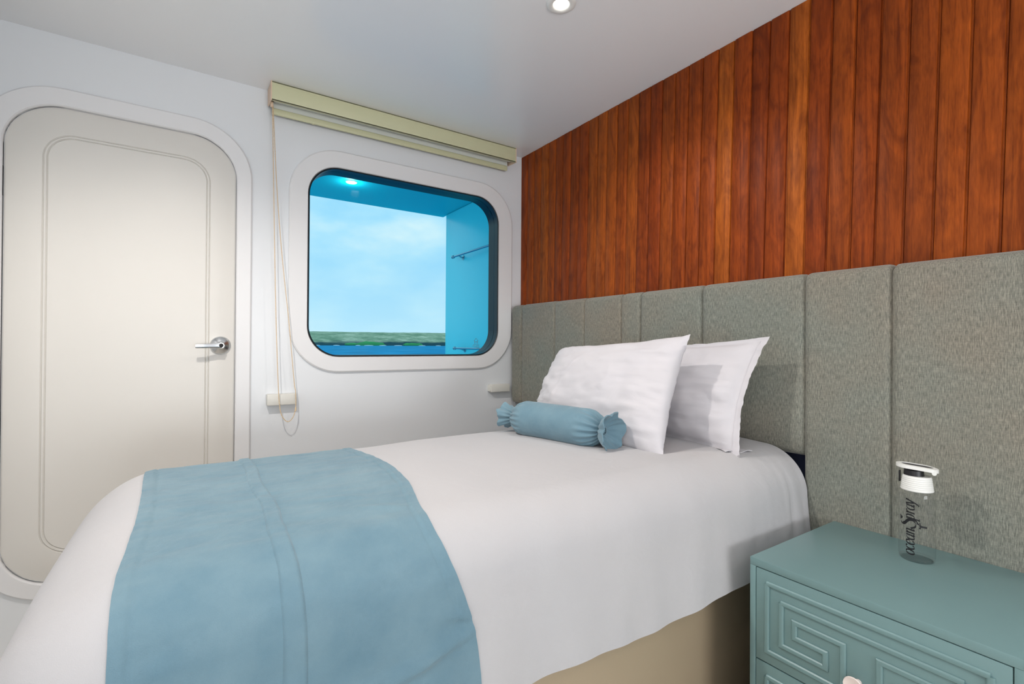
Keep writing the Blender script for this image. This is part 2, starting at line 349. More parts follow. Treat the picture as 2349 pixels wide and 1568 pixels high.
obj('lock_button', lathe(bmesh.new(), [(0, 0), (.009, 0), (.008, .006), (0, .007)], axis_mat((.120, yd - .05, -.012), (0, -1, 0)), 20, False), M['dark'], hd)
obj('hinge', box(-.568, -.5655, YW - .004, YW + .02, .53, .64, bev=.0008), M['dark'], dr)

# mahogany slats, standing from behind the headboard up to the ceiling
TS = [2.501, 2.428, 2.363, 2.293, 2.222, 2.156, 2.089, 2.023, 1.952, 1.884, 1.813, 1.747, 1.678, 1.61, 1.544, 1.476, 1.41, 1.343, 1.276, 1.208, 1.14, 1.072, 1.002, .934, .867, .8, .73, .663, .593, .524, .456, .387, .319]
BS = [2.501, 2.44, 2.372, 2.306, 2.23, 2.171, 2.109, 2.046, 1.978, 1.902, 1.837, 1.768, 1.699, 1.634, 1.566, 1.499, 1.432, 1.367, 1.296, 1.232, 1.162, 1.095, 1.023, .96, .888, .822, .755, .686, .62, .55, .482, .413, .345]
while TS[-1] > -.45: TS.append(TS[-1] - .0685); BS.append(BS[-1] - .0685)
for i in range(len(TS) - 1):
    t0, t1, b0, b1 = TS[i], TS[i + 1], BS[i], BS[i + 1]
    gap = .0006; bev = .003; lap = .0022 + .0035 * max(0, min(1, (i - 14) / 14)); proud = random.uniform(-.0012, .0012)
    bm = bmesh.new(); XF = 1.7275 + proud
    def prof(y0, y1):
        return [(XW, y0 - gap), (XF + .004, y0 - gap), (XF + .0012, y0 - gap - .0012), (XF, y0 - gap - bev), (XF, y1 + lap + bev), (XF + .0012, y1 + lap + .001), (XF + .003, y1 + lap), (XF + .005, y1 + lap - .001), (XF + .005, y1 + gap), (XW, y1 + gap)]
    top = [bm.verts.new((x, y, ZC - .0005)) for x, y in prof(t0, t1)]; tb = [bm.verts.new((x, y, ZC - .004)) for x, y in prof(t0, t1)]
    bot = [bm.verts.new((x, y, .15)) for x, y in prof(b0, b1)]
    for v in top[1:9]: v.co.x += .0025
    for A, B in ((top, tb), (tb, bot)):
        for k in range(len(A)): bm.faces.new((A[k], A[(k + 1) % len(A)], B[(k + 1) % len(A)], B[k]))
    bm.faces.new(top[::-1]); bm.faces.new(bot); bmesh.ops.recalc_face_normals(bm, faces=bm.faces[:])
    obj('slat', bm, M['wood'], bpy.data.objects['wall_right'], smooth=50)

# ------------------------------------------------------------------ balcony, sea and island outside
XB = 1.9
M['aqua_deep'] = paint('deep aqua balcony soffit paint', srgb(8, 186, 206), .4)  # deeper aqua base colour for the balcony ceiling
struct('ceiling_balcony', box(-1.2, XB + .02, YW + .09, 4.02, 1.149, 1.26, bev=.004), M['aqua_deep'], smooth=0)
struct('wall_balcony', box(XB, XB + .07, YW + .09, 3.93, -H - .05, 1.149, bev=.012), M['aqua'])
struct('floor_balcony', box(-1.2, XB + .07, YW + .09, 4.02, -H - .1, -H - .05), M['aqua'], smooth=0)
struct('sea', grid(2, 2, lambda u, v: (-4000 + 9000 * u, 8 + 5500 * v, -6)), M['sea'], smooth=0)
def isl(u, v):
    x = -1200 + 3600 * u; dd = v * 420
    h = (1 - math.exp(-v * 5)) * (39 + 13 * (x / 1500) + 1.6 * noise.noise(Vector((x * .004, v * 3, 0)))) + 1.5 * noise.noise(Vector((x * .03, dd * .03, 3))) * min(1, v * 8)
    sh = 26 * noise.noise(Vector((x * .006, 0, 7))) + 9 * noise.noise(Vector((x * .03, 0, 7)))
    return (x, 1480 + sh * (1 - v) + dd, -6 + (5 * (v > 0) if v < .04 else 5) * (v > 0) + h)
il = thing('island', (500, 1600, -6), 'low scrub covered island with dark rocky shore across the sea', 'island')
obj('land', grid(260, 26, isl), M['land'], il)
for (x, wd, hh) in ((455, 46, 8.5), (400, 20, 5), (585, 26, 6), (610, 14, 5)):
    bm = bmesh.new(); bmesh.ops.create_icosphere(bm, subdivisions=3, radius=1)
    for v in bm.verts:
        k = 1 + .35 * noise.noise(v.co * 2.2 + Vector((x, 0, 0))); v.co = Vector((x + v.co.x * wd * k, 1452 + v.co.y * 8, -3 + v.co.z * hh * k))
    obj('green_thicket', bm, M['bush'], il)
for i in range(14):
    x = 240 + i * 52 + random.uniform(-18, 18); wd = random.uniform(6, 17)
    bm = bmesh.new(); bmesh.ops.create_icosphere(bm, subdivisions=2, radius=1)
    for v in bm.verts: v.co = Vector((x + v.co.x * wd, 1432 + v.co.y * 4, -5.6 + v.co.z * 1.2))
    obj('surf', bm, M['surf'], il)
def rail(y0, y1, z, label):
    t = thing('grab_rail', (XB - .05, (y0 + y1) / 2, z), label, 'rail')
    obj('bar', tube(bmesh.new(), [(XB - .05, y0, z), (XB - .05, y1, z)], .008, 12), M['rail'], t)
    obj('end_knob', lathe(bmesh.new(), [(0, -.018), (.010, -.016), (.014, -.008), (.014, .008), (.010, .016), (0, .018)], axis_mat((XB - .05, y1, z), (0, 1, 0)), 16, False), M['rail'], t)
    for yy in (y0 + .06, y1 - .09):
        obj('mount', lathe(tube(bmesh.new(), [(XB - .05, yy, z), (XB - .02, yy, z - .012), (XB, yy, z - .014)], .006, 8), [(0, 0), (.02, 0), (.018, .005), (0, .006)], axis_mat((XB, yy, z - .014), (-1, 0, 0)), 16, False), M['rail'], t)
rail(2.72, 3.68, .732, 'upper steel grab rail slanting across the aqua balcony wall outside')
rail(2.72, 3.64, -.034, 'lower steel grab rail near the window sill on aqua balcony wall')
def downlight(x, y, z, label, rs=1):
    t = thing('ceiling_light', (x, y, z), label, 'light')
    obj('trim_ring', lathe(bmesh.new(), [(.026 * rs, .0), (.027 * rs, -.003), (.031 * rs, -.006), (.044 * rs, -.006), (.049 * rs, -.003), (.050 * rs, 0)], Matrix.Translation((x, y, z)), 48, False), M['white_plastic'], t)
    obj('lens', lathe(bmesh.new(), [(0, -.003), (.027 * rs, -.003)], Matrix.Translation((x, y, z)), 32, False), M['lamp'], t)
downlight(DOWN[0][0], DOWN[0][1], ZC, 'lit round white downlight in the cabin ceiling')
downlight(.958, 3.513, 1.149, 'small lit downlight in the aqua balcony ceiling outside', .8)

# ------------------------------------------------------------------ roller blind on the wall above the window
rb = thing('roller_blind', (.957, 2.45, 1.04), 'rolled up pale green roller blind above the window', 'blind')
x0, x1, yf = .2975, 1.6165, 2.393
cb = bmesh.new()
bx(cb, x0 + .004, x1 - .004, yf, yf + .004, 1.083, ZC - .002, bev=.001); bx(cb, x0 + .004, x1 - .004, yf, 2.499, ZC - .006, ZC - .0015); bx(cb, x0 + .004, x1 - .004, yf, yf + .012, 1.083, 1.088, bev=.001)
obj('cassette', cb, M['casing'], rb)
for xa, xb in ((x0, x0 + .004), (x1 - .004, x1)):
    bm = bmesh.new(); pr = [(yf - .001, ZC - .001), (2.4995, ZC - .001), (2.4995, 1.098), (2.478, 1.086), (yf - .001, 1.081)]
    A = [bm.verts.new((xa, y, z)) for y, z in pr]; B = [bm.verts.new((xb, y, z)) for y, z in pr]
    for k in range(5): bm.faces.new((A[k], A[(k + 1) % 5], B[(k + 1) % 5], B[k]))
    bm.faces.new(A[::-1]); bm.faces.new(B); bmesh.ops.recalc_face_normals(bm, faces=bm.faces[:]); obj('end_cap', bm, M['cap'], rb, smooth=0)
m_rf = paint('white blind fabric', srgb(214, 218, 212), .6)
obj('fabric_roll', tube(bmesh.new(), [(x0 + .018, 2.435, 1.122), (x1 - .018, 2.435, 1.122)], .028, 28), m_rf, rb)
obj('fabric_strip', box(x0 + .018, x1 - .02, 2.4615, 2.4625, 1.062, 1.125), m_rf, rb, smooth=0)
bb = bmesh.new(); bx(bb, x0 + .014, x1 - .0205, 2.4545, 2.4695, 1.0465, 1.0765, bev=.007, seg=4); obj('bottom_bar', bb, M['casing'], rb)
obj('bar_tab', lathe(bmesh.new(), [(0, -.004), (.007, -.003), (.008, 0), (.006, .003)], Matrix.Translation((.49, 2.462, 1.049)), 12, False), M['casing'], rb)
obj('chain_wheel', lathe(bmesh.new(), [(0, 0), (.012, 0), (.014, .003), (.012, .006), (.014, .009), (0, .009)], axis_mat((x0 + .005, 2.44, 1.083), (1, 0, 0)), 24, False), M['cap'], rb)
# bead chain: two strands and a loop at the bottom
def cat(P, n=14):
    o = []
    for i in range(len(P) - 1):
        p0, p1, p2, p3 = P[max(i - 1, 0)], P[i], P[i + 1], P[min(i + 2, len(P) - 1)]
        for k in range(n):
            t = k / n; o.append(tuple(.5 * ((2 * p1[j]) + (-p0[j] + p2[j]) * t + (2 * p0[j] - 5 * p1[j] + 4 * p2[j] - p3[j]) * t * t + (-p0[j] + 3 * p1[j] - 3 * p2[j] + p3[j]) * t ** 3) for j in range(3)))
    return o + [P[-1]]
path = cat([(.310, 2.437, 1.085), (.3185, 2.440, .70), (.331, 2.44, .17), (.343, 2.44, -.16), (.351, 2.44, -.286), (.362, 2.44, -.335), (.385, 2.442, -.362), (.408, 2.445, -.345), (.421, 2.452, -.30), (.421, 2.455, -.23), (.4125, 2.452, -.17), (.388, 2.448, .10), (.358, 2.444, .38), (.3335, 2.442, .68), (.3165, 2.440, 1.0), (.313, 2.442, 1.085)], 10)
pv = [Vector(p) for p in path]; ch = tube(bmesh.new(), pv, .0007, 5); bead = bmesh.new(); bmesh.ops.create_icosphere(bead, subdivisions=1, radius=.0028)
bme = bpy.data.meshes.new('t'); bead.to_mesh(bme); acc = 0
co = [v.co.copy() for v in bme.vertices]; fc = [tuple(p.vertices) for p in bme.polygons]
for a_, c_ in zip(pv, pv[1:]):
    L = (c_ - a_).length
    while acc < L:
        p = a_ + (c_ - a_) * (acc / L); vs = [ch.verts.new(p + q) for q in co]
        for f_ in fc: ch.faces.new([vs[k] for k in f_])
        acc += .0058
    acc -= L
m_ch = paint('tan bead chain', srgb(222, 196, 158), .5)
tag(obj('bead_chain', ch, m_ch, rb), kind='stuff')
obj('chain_joiner', tube(bmesh.new(), [(.4195, 2.449, -.317), (.4215, 2.452, -.30)], .0035, 8), m_ch, rb)

# two hold-down blocks on the wall below the window
t = box(.302, .427, 2.463, 2.4995, -.287, -.236, bev=.004)
tag(obj('blind_bracket', t, M['bracket']), 'small white block on the wall behind the blind chain', 'bracket')
t = bmesh.new(); bx(t, 1.497, 1.628, 2.463, 2.4995, -.284, -.238, bev=.004); bx(t, 1.491, 1.4975, 2.468, 2.4995, -.279, -.243, bev=.002)
tag(obj('blind_bracket', t, M['bracket']), 'small white block on the wall beside the headboard', 'bracket')

# ------------------------------------------------------------------ headboard
hb = thing('headboard', (1.69, 1.1, -.352), 'tall grey green upholstered headboard of vertical padded panels', 'headboard')
SE = [2.482, 2.362, 2.052, 1.818, 1.57, 1.458, 1.153, .7785, .547, .18, -.2]
for i in range(len(SE) - 1):
    ya, yb = SE[i], SE[i + 1]; zb = -.352 if ya > .79 else -H + .02
    zt = .236 + random.uniform(-.001, .003); r = .026; nY, prof = 22, []
    # profile in XZ: bottom lip, front, rolled top, back
    prof = [(1.726, zb), (1.665, zb), (1.652, zb + .006), (1.644, zb + .02)] + [(1.640, zb + .05 + k * (zt - r - zb - .05) / 10) for k in range(11)]
    for k in range(1, 9):
        a = k / 8 * PI / 2; prof.append((1.640 + .036 * (1 - math.cos(a)), zt - r + r * math.sin(a)))
    prof += [(1.70, zt - .001), (1.726, zt - .004)]
    lean = .0015 * random.uniform(-1, 1)
    def fn(u, v, prof=prof, ya=ya, yb=yb, i=i):
        k = v * (len(prof) - 1); k0 = min(int(k), len(prof) - 2); f_ = k - k0
        x = prof[k0][0] * (1 - f_) + prof[k0 + 1][0] * f_; z = prof[k0][1] * (1 - f_) + prof[k0 + 1][1] * f_
        # uneven spacing towards the seams
        uu = .5 - .5 * math.cos(PI * u); uu = .5 * uu + .5 * u if True else u
        y = ya + (yb - ya) * uu; d = min(abs(y - ya), abs(y - yb)); rr = .016 if i else .03
        dip = 0 if d > rr else rr * (1 - math.sqrt(max(0, 1 - (1 - d / rr) ** 2)))
        dip = min(dip, .013 if i else .05)
        front = max(0, min(1, (1.726 - x) / .05)); x += dip * front
        z -= dip * .55 * max(0, min(1, (z - .18) / .05))
        x += .0012 * noise.noise(Vector((y * 9, z * 4, i))) * front
        return (x, y, z)
    bm = grid(nY, len(prof) - 1, fn); bmesh.ops.recalc_face_normals(bm, faces=bm.faces[:])
    bmesh.ops.holes_fill(bm, edges=[e for e in bm.edges if e.is_boundary]); bmesh.ops.recalc_face_normals(bm, faces=bm.faces[:])
    obj('panel', bm, M['fabric'], hb, smooth=60)

obj('gap_shade_board', box(1.70, 1.738, .80, 2.46, ZF + .01, -.30), M['navy'], hb, smooth=0)  # added dark board; stands in for shade in the gap under the headboard
# ------------------------------------------------------------------ bed
bd = thing('bed', (.75, 1.2, ZF), 'single bed with beige base and navy mattress', 'bed')
BX0, BX1, BY0, BY1 = -.040, 1.7, .905, 1.53
obj('base', box(-.10, 1.62, .83, 1.60, ZF, -.545, bev=.006), M['base'], bd)
obj('mattress', box(-.10, 1.625, .84, 1.60, -.545, -.39, bev=.03, seg=4), M['navy'], bd)
RS = .135
CRE = [((.80, .745), (1.15, .745), .0, .0)]
def surf(p, q, off=0.0, wr=1.0):
    """cloth point for cloth coordinates p (along the bed) and q (across it)"""
    cx_, cy_ = min(max(p, BX0), BX1), min(max(q, BY0), BY1); dx, dy = p - cx_, q - cy_; L = math.hypot(dx, dy)
    hy = (cy_ - 1.2) / .42; hx = (cx_ - .8) / .9
    zt = -.322 - .016 * hy * hy - .006 * hx * hx + wr * .006 * noise.noise(Vector((p * 2.3, q * 2.3, 1.7)))
    if dx > 0 and dy == 0: r, n = .03, Vector((1, 0, 0))
    elif L > 0: n = Vector((dx, dy, 0)) / L; r = RS + (.185 - RS) * max(0, -dx) / L if dx <= 0 else RS * (1 - min(1, dx / L) * .75)
    else: n = Vector((0, 0, 0)); r = RS
    if L < r * PI / 2:
        a = L / r; o, z = r * math.sin(a), r * (1 - math.cos(a)); nx, nz = math.sin(a), math.cos(a)
    else:
        s = L - r * PI / 2; o, z = r + s * .06, r + s; nx, nz = 1, 0
        o += wr * s * .10 * noise.noise(Vector((p * 4.2, q * .6, 5.1))) + wr * s * .05 * noise.noise(Vector((p * 11, q * 1.5, 9)))
    P = Vector((cx_, cy_, zt)) + n * o - Vector((0, 0, z)); nn = Vector((n.x * nx, n.y * nx, nz)).normalized()
    side = min(1, L / .25)
    w_ = .0022 * noise.noise(Vector((p * 7, q * 3, 2))) + .0035 * side * noise.noise(Vector((p * 13, q * 2.2, 4)))
    if p > 1.3: w_ += .010 * side * (p - 1.3) / .3 * noise.noise(Vector((p * 34, q * 3, 6)))
    return P + nn * (off + wr * w_)
HEM = .205 + .185
duv = thicken(grid(190, 150, lambda u, v: surf(-.040 - .50 + u * (1.636 + .54), .905 - (HEM + .035 * max(0, 1 - u / .85) + .008 * math.sin(u * 9 + 1) + .004 * math.sin(u * 31)) + v * (.625 + HEM + .39))), -.006)
hbk = None
dv = tag(obj('duvet', duv, M['linen'], smooth=60), 'smooth white duvet cover draped over the bed', 'bedding')

# runner
def run_edge(q, which):
    d = (1.2 - q)
    if which == 0: return -.080 + .006 * math.sin(q * 7) - .085 * max(0, .78 - q)
    return .432 - .050 * math.exp(-((q - .84) / .16) ** 2) + .06 * max(0, .74 - q) + .004 * math.sin(q * 11)
def crease(p, q, a, c, wd, h):
    h *= 1.5
    a, c, s = Vector(a), Vector(c), Vector((p, q)); t = max(0, min(1, (s - a).dot(c - a) / (c - a).length_squared)); d = (s - (a + (c - a) * t)).length
    return h * math.exp(-(d / wd) ** 2) * (1 - .6 * abs(2 * t - 1))
RC = [((.44, .66), (.22, .60), .010, .007), ((.22, .60), (.10, .53), .011, .006), ((.36, .70), (.43, .675), .007, .004), ((.13, .545), (-.02, .50), .012, .006), ((.30, .63), (.19, .625), .007, .004), ((.36, .92), (.28, .96), .008, .003), ((.30, 1.02), (.20, 1.05), .01, .0025)]
q0, q1 = .905 - HEM - .030, 1.53 + .30
def runner_fn(u, v, off=.006):
    q = q0 + (q1 - q0) * v; a, c = run_edge(q, 0), run_edge(q, 1); p = a + (c - a) * u
    e = min(u, 1 - u) * (c - a); o = off + (.0016 if e < .020 else 0) - (.0016 if .020 <= e < .0235 else 0)
    for k in RC: o += crease(p, q, *k)
    o += .0022 * noise.noise(Vector((p * 10, q * 26, 8))) + .0012 * noise.noise(Vector((p * 16, q * 50, 1)))
    return surf(p, q, o)
rn = thing('bed_runner', (.18, 1.2, -.335), 'dusty blue suede runner laid across the foot of the bed', 'bed runner')
obj('runner_cloth', thicken(grid(110, 200, runner_fn), -.003), M['suede'], rn, smooth=70)
def band_fn(u, v):
    q = q0 - .004 + (q1 - q0) * v; c = .137 - .010 * max(0, min(1, (1.25 - q) / .5)) + .06 * max(0, .72 - q) - .004 * math.sin(q * 6) + .003 * math.sin(q * 19); wd = .0125 + .003 * max(0, min(1, (.95 - q) / .3))
    p = c + (u - .5) * 2 * wd + .0015 * noise.noise(Vector((q * 20, u, 0))); e = min(u, 1 - u)
    o = .006 + (.0045 if e > .12 else .0005 + .004 * e / .12)
    for k in RC: o += crease(p, q, *k)
    o += .0022 * noise.noise(Vector((p * 10, q * 26, 8))) + .0012 * noise.noise(Vector((p * 16, q * 50, 1)))
    return surf(p, q, o)
obj('centre_band', thicken(grid(14, 200, band_fn), -.003), M['suede'], rn, smooth=70)

# pillows
def pillow(name, BL, BR, TR, TL, T, flange, label, seed, creases=()):
    BL, BR, TR, TL = map(Vector, (BL, BR, TR, TL)); nrm = (BR - BL).cross(TL - BL).normalized()
    if nrm.x > 0: nrm = -nrm
    t = thing(name, (BL + BR) / 2, label, 'pillow', None)
    def pt(a, c, sgn, fl):
        # a, c in -1..1
        k = 1 - fl
        ia, ic = max(-1, min(1, a / k)), max(-1, min(1, c / k)); th = T * (max(0, 1 - abs(ia) ** 2.6) ** .55) * (max(0, 1 - abs(ic) ** 2.4) ** .55)
        aa = a * (1 - .045 * (1 - c * c) * abs(a) ** 2); cc = c * (1 - .06 * (1 - a * a) * abs(c) ** 2)
        u, v = (aa + 1) / 2, (cc + 1) / 2
        P = BL * (1 - u) * (1 - v) + BR * u * (1 - v) + TR * u * v + TL * (1 - u) * v
        P += ((BL + BR) / 2 * .4 + (TL + TR) / 2 * .6 - P) * .13 * ((1 - u) * v) ** 5
        P += (BR - TR) * .03 * math.sin(PI * u) ** 1.0 * v ** 3 * (1 if not fl else .6) + (BL - BR) * (.028 if fl else .012) * math.sin(PI * v) * u ** 4
        wr = noise.noise(Vector((a * 3 + seed, c * 4, sgn))) * .009 + noise.noise(Vector((a * 4 + seed, c * 15, 4))) * .008 * abs(a) ** 1.3 + noise.noise(Vector((a * 9 + seed, c * 9, 6))) * .003
        edge = max(abs(a), abs(c)); wob = .005 * noise.noise(Vector((a * 8 + seed, c * 8, 2))) * edge ** 4
        cr = sum(crease(a, c, *k_) for k_ in creases) if sgn > 0 else 0
        m_ = min(1, th / .035) ** 1.5
        return P + nrm * (sgn * (th + wr * m_ + .0012) + wob + cr * m_)
    bm = bmesh.new()
    for s in (1, -1): grid(64, 50, lambda u, v: pt(2 * u - 1, 2 * v - 1, s, flange), bm)
    bd_ = [v for v in bm.verts if v.is_boundary]; bmesh.ops.remove_doubles(bm, verts=bd_, dist=.0035); bmesh.ops.recalc_face_normals(bm, faces=bm.faces[:])
    obj('pillowcase', bm, M['pillow'], t, smooth=80)
    if flange:
        k = 1 - flange * .75; bm = bmesh.new(); pts = []
        for a, c in [(k, -k + 2 * k * i / 40) for i in range(41)]: pts.append(pt(a, c, 1, flange) + nrm * .0008)
        tube(bm, pts, .0011, 6); obj('hem_seam', bm, M['pillow'], t)
    return t
pillow('pillow', (1.44, 1.56, -.335), (1.395, .845, -.337), (1.520, .822, .030), (1.540, 1.55, .004), .062, .085, 'white flanged pillow against the headboard, partly behind the front one', 3.3)
pillow('pillow', (1.16, 1.62, -.335), (1.172, .950, -.340), (1.330, .972, .036), (1.345, 1.655, .000), .075, 0, 'plump white pillow leaning in front, behind the blue bolster', 8.1,
       [((-.55, -.75), (-.45, .1), .018, .004), ((-.45, .1), (-.2, .7), .02, .003), ((-.9, -.35), (-.35, -.5), .02, .004), ((-.35, -.5), (.1, -.4), .02, .003)])

fb = thicken(grid(10, 8, lambda u, v: Vector((1.375 + .105 * u + .02 * v, .895 - .04 * u * (1 - v) - .015 * (1 - u) + .05 * v, -.326 + .004 * math.sin(u * 9 + v * 3) - .006 * u))), -.002)
bp_ = bpy.data.objects['pillow']; obj('flange_corner', fb, M['pillow'], bp_, smooth=80)
# bolster
A0, A1 = Vector((1.005, 1.485, -.266)), Vector((1.082, 1.105, -.268)); AX = (A1 - A0).normalized(); LB = (A1 - A0).length
bo = thing('bolster', ((A0 + A1) / 2) - Vector((0, 0, .066)), 'dusty blue suede bolster with gathered frilled ends', 'bolster')
e1 = AX.cross(Vector((0, 0, 1))).normalized(); e2 = e1.cross(AX)
def bol(u, v):
    s = u * LB; a = v * 2 * PI; d = min(s, LB - s); R_ = .064
    f_ = 1 if d > .075 else math.sin(min(1, d / .075) * PI / 2) ** .55
    r = .013 + (R_ - .013) * f_; g_ = max(0, 1 - d / .085)
    end = 0 if s < LB / 2 else 1
    ph = 17 * a + 2.0 * noise.noise(Vector((math.cos(a), math.sin(a), end * 5 + 2))) * 2
    r += .0062 * g_ ** 1.1 * math.sin(ph) * min(1, d / .008) + .0015 * noise.noise(Vector((s * 9, math.cos(a), math.sin(a))))
    zz = math.sin(a); r *= 1 - .05 * max(0, -zz)
    return A0 + AX * s + (e1 * math.cos(a) + e2 * zz) * r
bm = grid(110, 240, bol); bmesh.ops.remove_doubles(bm, verts=bm.verts, dist=1e-5); bmesh.ops.recalc_face_normals(bm, faces=bm.faces[:])
obj('bolster_cover', bm, M['suede'], bo, smooth=80)
def frill(base, d, seed, ln, rad):
    def fn(u, v):
        a = v * 2 * PI; s = u * ln; amp = u ** 1.2
        r = .010 + (rad - .010) * (u ** .5) * (1 + .12 * noise.noise(Vector((math.cos(a) * 1.2 + seed, math.sin(a) * 1.2, 0))))
        r += .0035 * (1 - u) * math.sin(14 * a)
        s2 = s + .004 * amp * math.sin(4 * a + seed) + .002 * amp * math.sin(9 * a + seed * 2)
        r += .0055 * amp * math.sin(6 * a + seed + 1.2) + .0018 * amp * math.sin(13 * a + 1)
        P = base + d * s2 + (e1 * math.cos(a) + e2 * math.sin(a)) * r
        P.z = max(P.z, -.329); return P
    bm = grid(26, 180, fn); bmesh.ops.remove_doubles(bm, verts=bm.verts, dist=1e-6); thicken(bm, -.0028)
    return bm
obj('frill', frill(A1 - AX * .004, AX, 2.0, .042, .060), M['suede'], bo, smooth=80)
obj('frill', frill(A0 + AX * .004, -AX, 4.4, .055, .045), M['suede'], bo, smooth=80)
obj('care_label', box(1.065, 1.075, 1.405, 1.435, -.204, -.2015, bev=.0004), M['linen'], bo, smooth=0)

# ------------------------------------------------------------------ nightstand
ns = thing('nightstand', (1.41, .446, ZF), 'sea green lacquered nightstand with greek key drawer fronts', 'nightstand')
nx0, nx1, ny0, ny1, nzt = 1.184, 1.638, .203, .6885, -.529
cs = bmesh.new()
for a in ((nx0, nx1, ny0, ny1, nzt - .019, nzt), (nx0, nx1, ny1 - .0145, ny1, ZF + .05, nzt - .019), (nx0, nx1, ny0, ny0 + .0145, ZF + .05, nzt - .019), (nx1 - .012, nx1, ny0 + .0145, ny1 - .0145, ZF + .05, nzt - .019), (nx0, nx1 - .012, ny0 + .0145, ny1 - .0145, ZF + .05, ZF + .07)): bx(cs, *a, bev=.0012)
obj('carcass', cs, M['teal'], ns)
obj('lower_rail', box(nx0 + .001, nx0 + .02, ny0 + .0145, ny1 - .0145, ZF + .05, -1.004, bev=.001), M['teal'], ns)
obj('plinth', box(nx0 + .03, nx1 - .02, ny0 + .02, ny1 - .02, ZF, ZF + .05), M['teal'], ns, smooth=0)
obj('inner_shadow_board', box(nx0 + .025, nx0 + .028, ny0 + .0145, ny1 - .0145, ZF + .07, nzt - .019), M['teal'], ns, smooth=0)  # added board behind the drawers so their gaps read as shadow
yc = (ny0 + ny1) / 2
def moulding(bm, pts, x, w_=.0062, h=.0062):
    """mitred half-round strip through pts (y,z) on the plane x, standing out to -x"""
    pts = [Vector(p) for p in pts]; n = len(pts); prof = [(-w_, 0), (-w_, -h * .45), (-w_ * .62, -h * .85), (0, -h), (w_ * .62, -h * .85), (w_, -h * .45), (w_, 0)]; rings = []
    for i, p in enumerate(pts):
        d0 = (p - pts[i - 1]).normalized() if i else (pts[1] - p).normalized(); d1 = (pts[i + 1] - p).normalized() if i < n - 1 else d0
        n0 = Vector((-d0.y, d0.x)); n1_ = Vector((-d1.y, d1.x)); mm = (n0 + n1_).normalized(); mm /= max(.3, mm.dot(n0))
        rings.append([bm.verts.new((x + hh, p.x + mm.x * o_, p.y + mm.y * o_)) for o_, hh in prof])
    for A, B in zip(rings, rings[1:]):
        for k in range(len(prof) - 1): bm.faces.new((A[k], A[k + 1], B[k + 1], B[k]))
    bm.faces.new(rings[0]); bm.faces.new(rings[-1][::-1]); bmesh.ops.recalc_face_normals(bm, faces=bm.faces[:])
for k in range(2):
    zt = -.550 - k * .2265; zb = zt - .2235; ya, yb = ny1 - .0160, ny0 + .0160
    dw = obj('drawer', box(nx0 + .0005, nx0 + .02, yb, ya, zb, zt, bev=.0012), M['teal'], ns)
    z0 = zt - .030
    bm = bmesh.new(); D = lambda y, z: (y, z)
    L_ = ya - .0275
    def mir(pts): return [(2 * yc - y, z) for y, z in pts]
    P1 = [(yc + .0345, z0 - .0635)]           # start of the key
    half = [(L_, z0), (L_, z0 - .164), (L_ - .166, z0 - .164), (L_ - .166, z0 - .065), (L_ - .065, z0 - .065), (L_ - .065, z0 - .1005), (L_ - .131, z0 - .1005), (L_ - .131, z0 - .133), (L_ - .0345, z0 - .133), (L_ - .0345, z0 - .0325)]
    full = half + mir(half)[::-1] + [half[0]]
    # closed loop: left half then the mirrored right half, joined along the two long top lines
    moulding(bm, half, nx0 + .0008); moulding(bm, mir(half), nx0 + .0008)
    moulding(bm, [(L_, z0), (2 * yc - L_, z0)], nx0 + .0008); moulding(bm, [(L_ - .0345, z0 - .0325), (2 * yc - L_ + .0345, z0 - .0325)], nx0 + .0008)
    obj('key_moulding', bm, M['teal'], dw, smooth=30)
    obj('knob', lathe(bmesh.new(), [(0, 0), (.0065, 0), (.006, .012), (.009, .017), (.017, .021), (.0195, .0245), (.0185, .0275), (.013, .0262), (.006, .025), (0, .0248)], axis_mat((nx0, yc + .004, zt - .158), (-1, 0, 0)), 36, False), M['ceramic'], dw, smooth=50)

# ------------------------------------------------------------------ bottle
BC = Vector((1.522, .452, nzt)); T0 = Matrix.Translation(BC)
bt = thing('water_bottle', BC, 'clear drinking bottle with white flip lid on the nightstand', 'bottle')
R_ = .0365
obj('bottle_body', lathe(bmesh.new(), [(R_ - .006, .0045), (R_ - .0012, .006), (R_, .012), (R_, .155), (R_ - .001, .168), (R_ - .004, .176), (R_ - .006, .179)], T0, 56, False), M['bottle'], bt, smooth=60)
obj('bottle_base', lathe(bmesh.new(), [(0, .0), (R_ - .004, .0), (R_ - .0008, .003), (R_ - .0015, .0062), (R_ - .008, .005), (0, .007)], T0, 56, False), M['bottle_base'], bt, smooth=60)
pr = [(R_ - .0055, .172), (R_ - .0035, .173)]
for k in range(7): pr += [(R_ - .0035 - k * .0006, .175 + k * .0047), (R_ - .0048 - k * .0006, .1787 + k * .0047)]
pr += [(R_ - .009, .2085), (0, .2085)]
obj('collar', lathe(bmesh.new(), pr, T0, 56, False), M['white_plastic'], bt, smooth=40)
# camera-facing frame around the bottle: toward = direction to the viewer's side of the room
ang = math.atan2(-BC.y, -BC.x)                       # the lettering faces into the room
LR = Vector((.30, -.95, 0)).normalized(); LS = Vector((-LR.y, LR.x, 0)) 
def lid_pt(a, s, z): return BC + LR * a + LS * s + Vector((0, 0, z))
obj('mouthpiece', lathe(bmesh.new(), [(R_ - .016, .2085), (R_ - .017, .2215), (0, .223)], Matrix.Translation(BC + LR * -.006), 32, False), M['black'], bt, smooth=50)
def lidloop(s0, s1, w_):
    o = []
    for k in range(25):
        a = -PI / 2 + PI * k / 24; o.append((s1 + w_ * math.cos(a), w_ * math.sin(a)))
    for k in range(25):
        a = PI / 2 + PI * k / 24; o.append((s0 + w_ * math.cos(a), w_ * math.sin(a)))
    return o
bm = bmesh.new(); out_, inn = lidloop(-.018, .018, .0235), lidloop(-.015, .015, .0165)
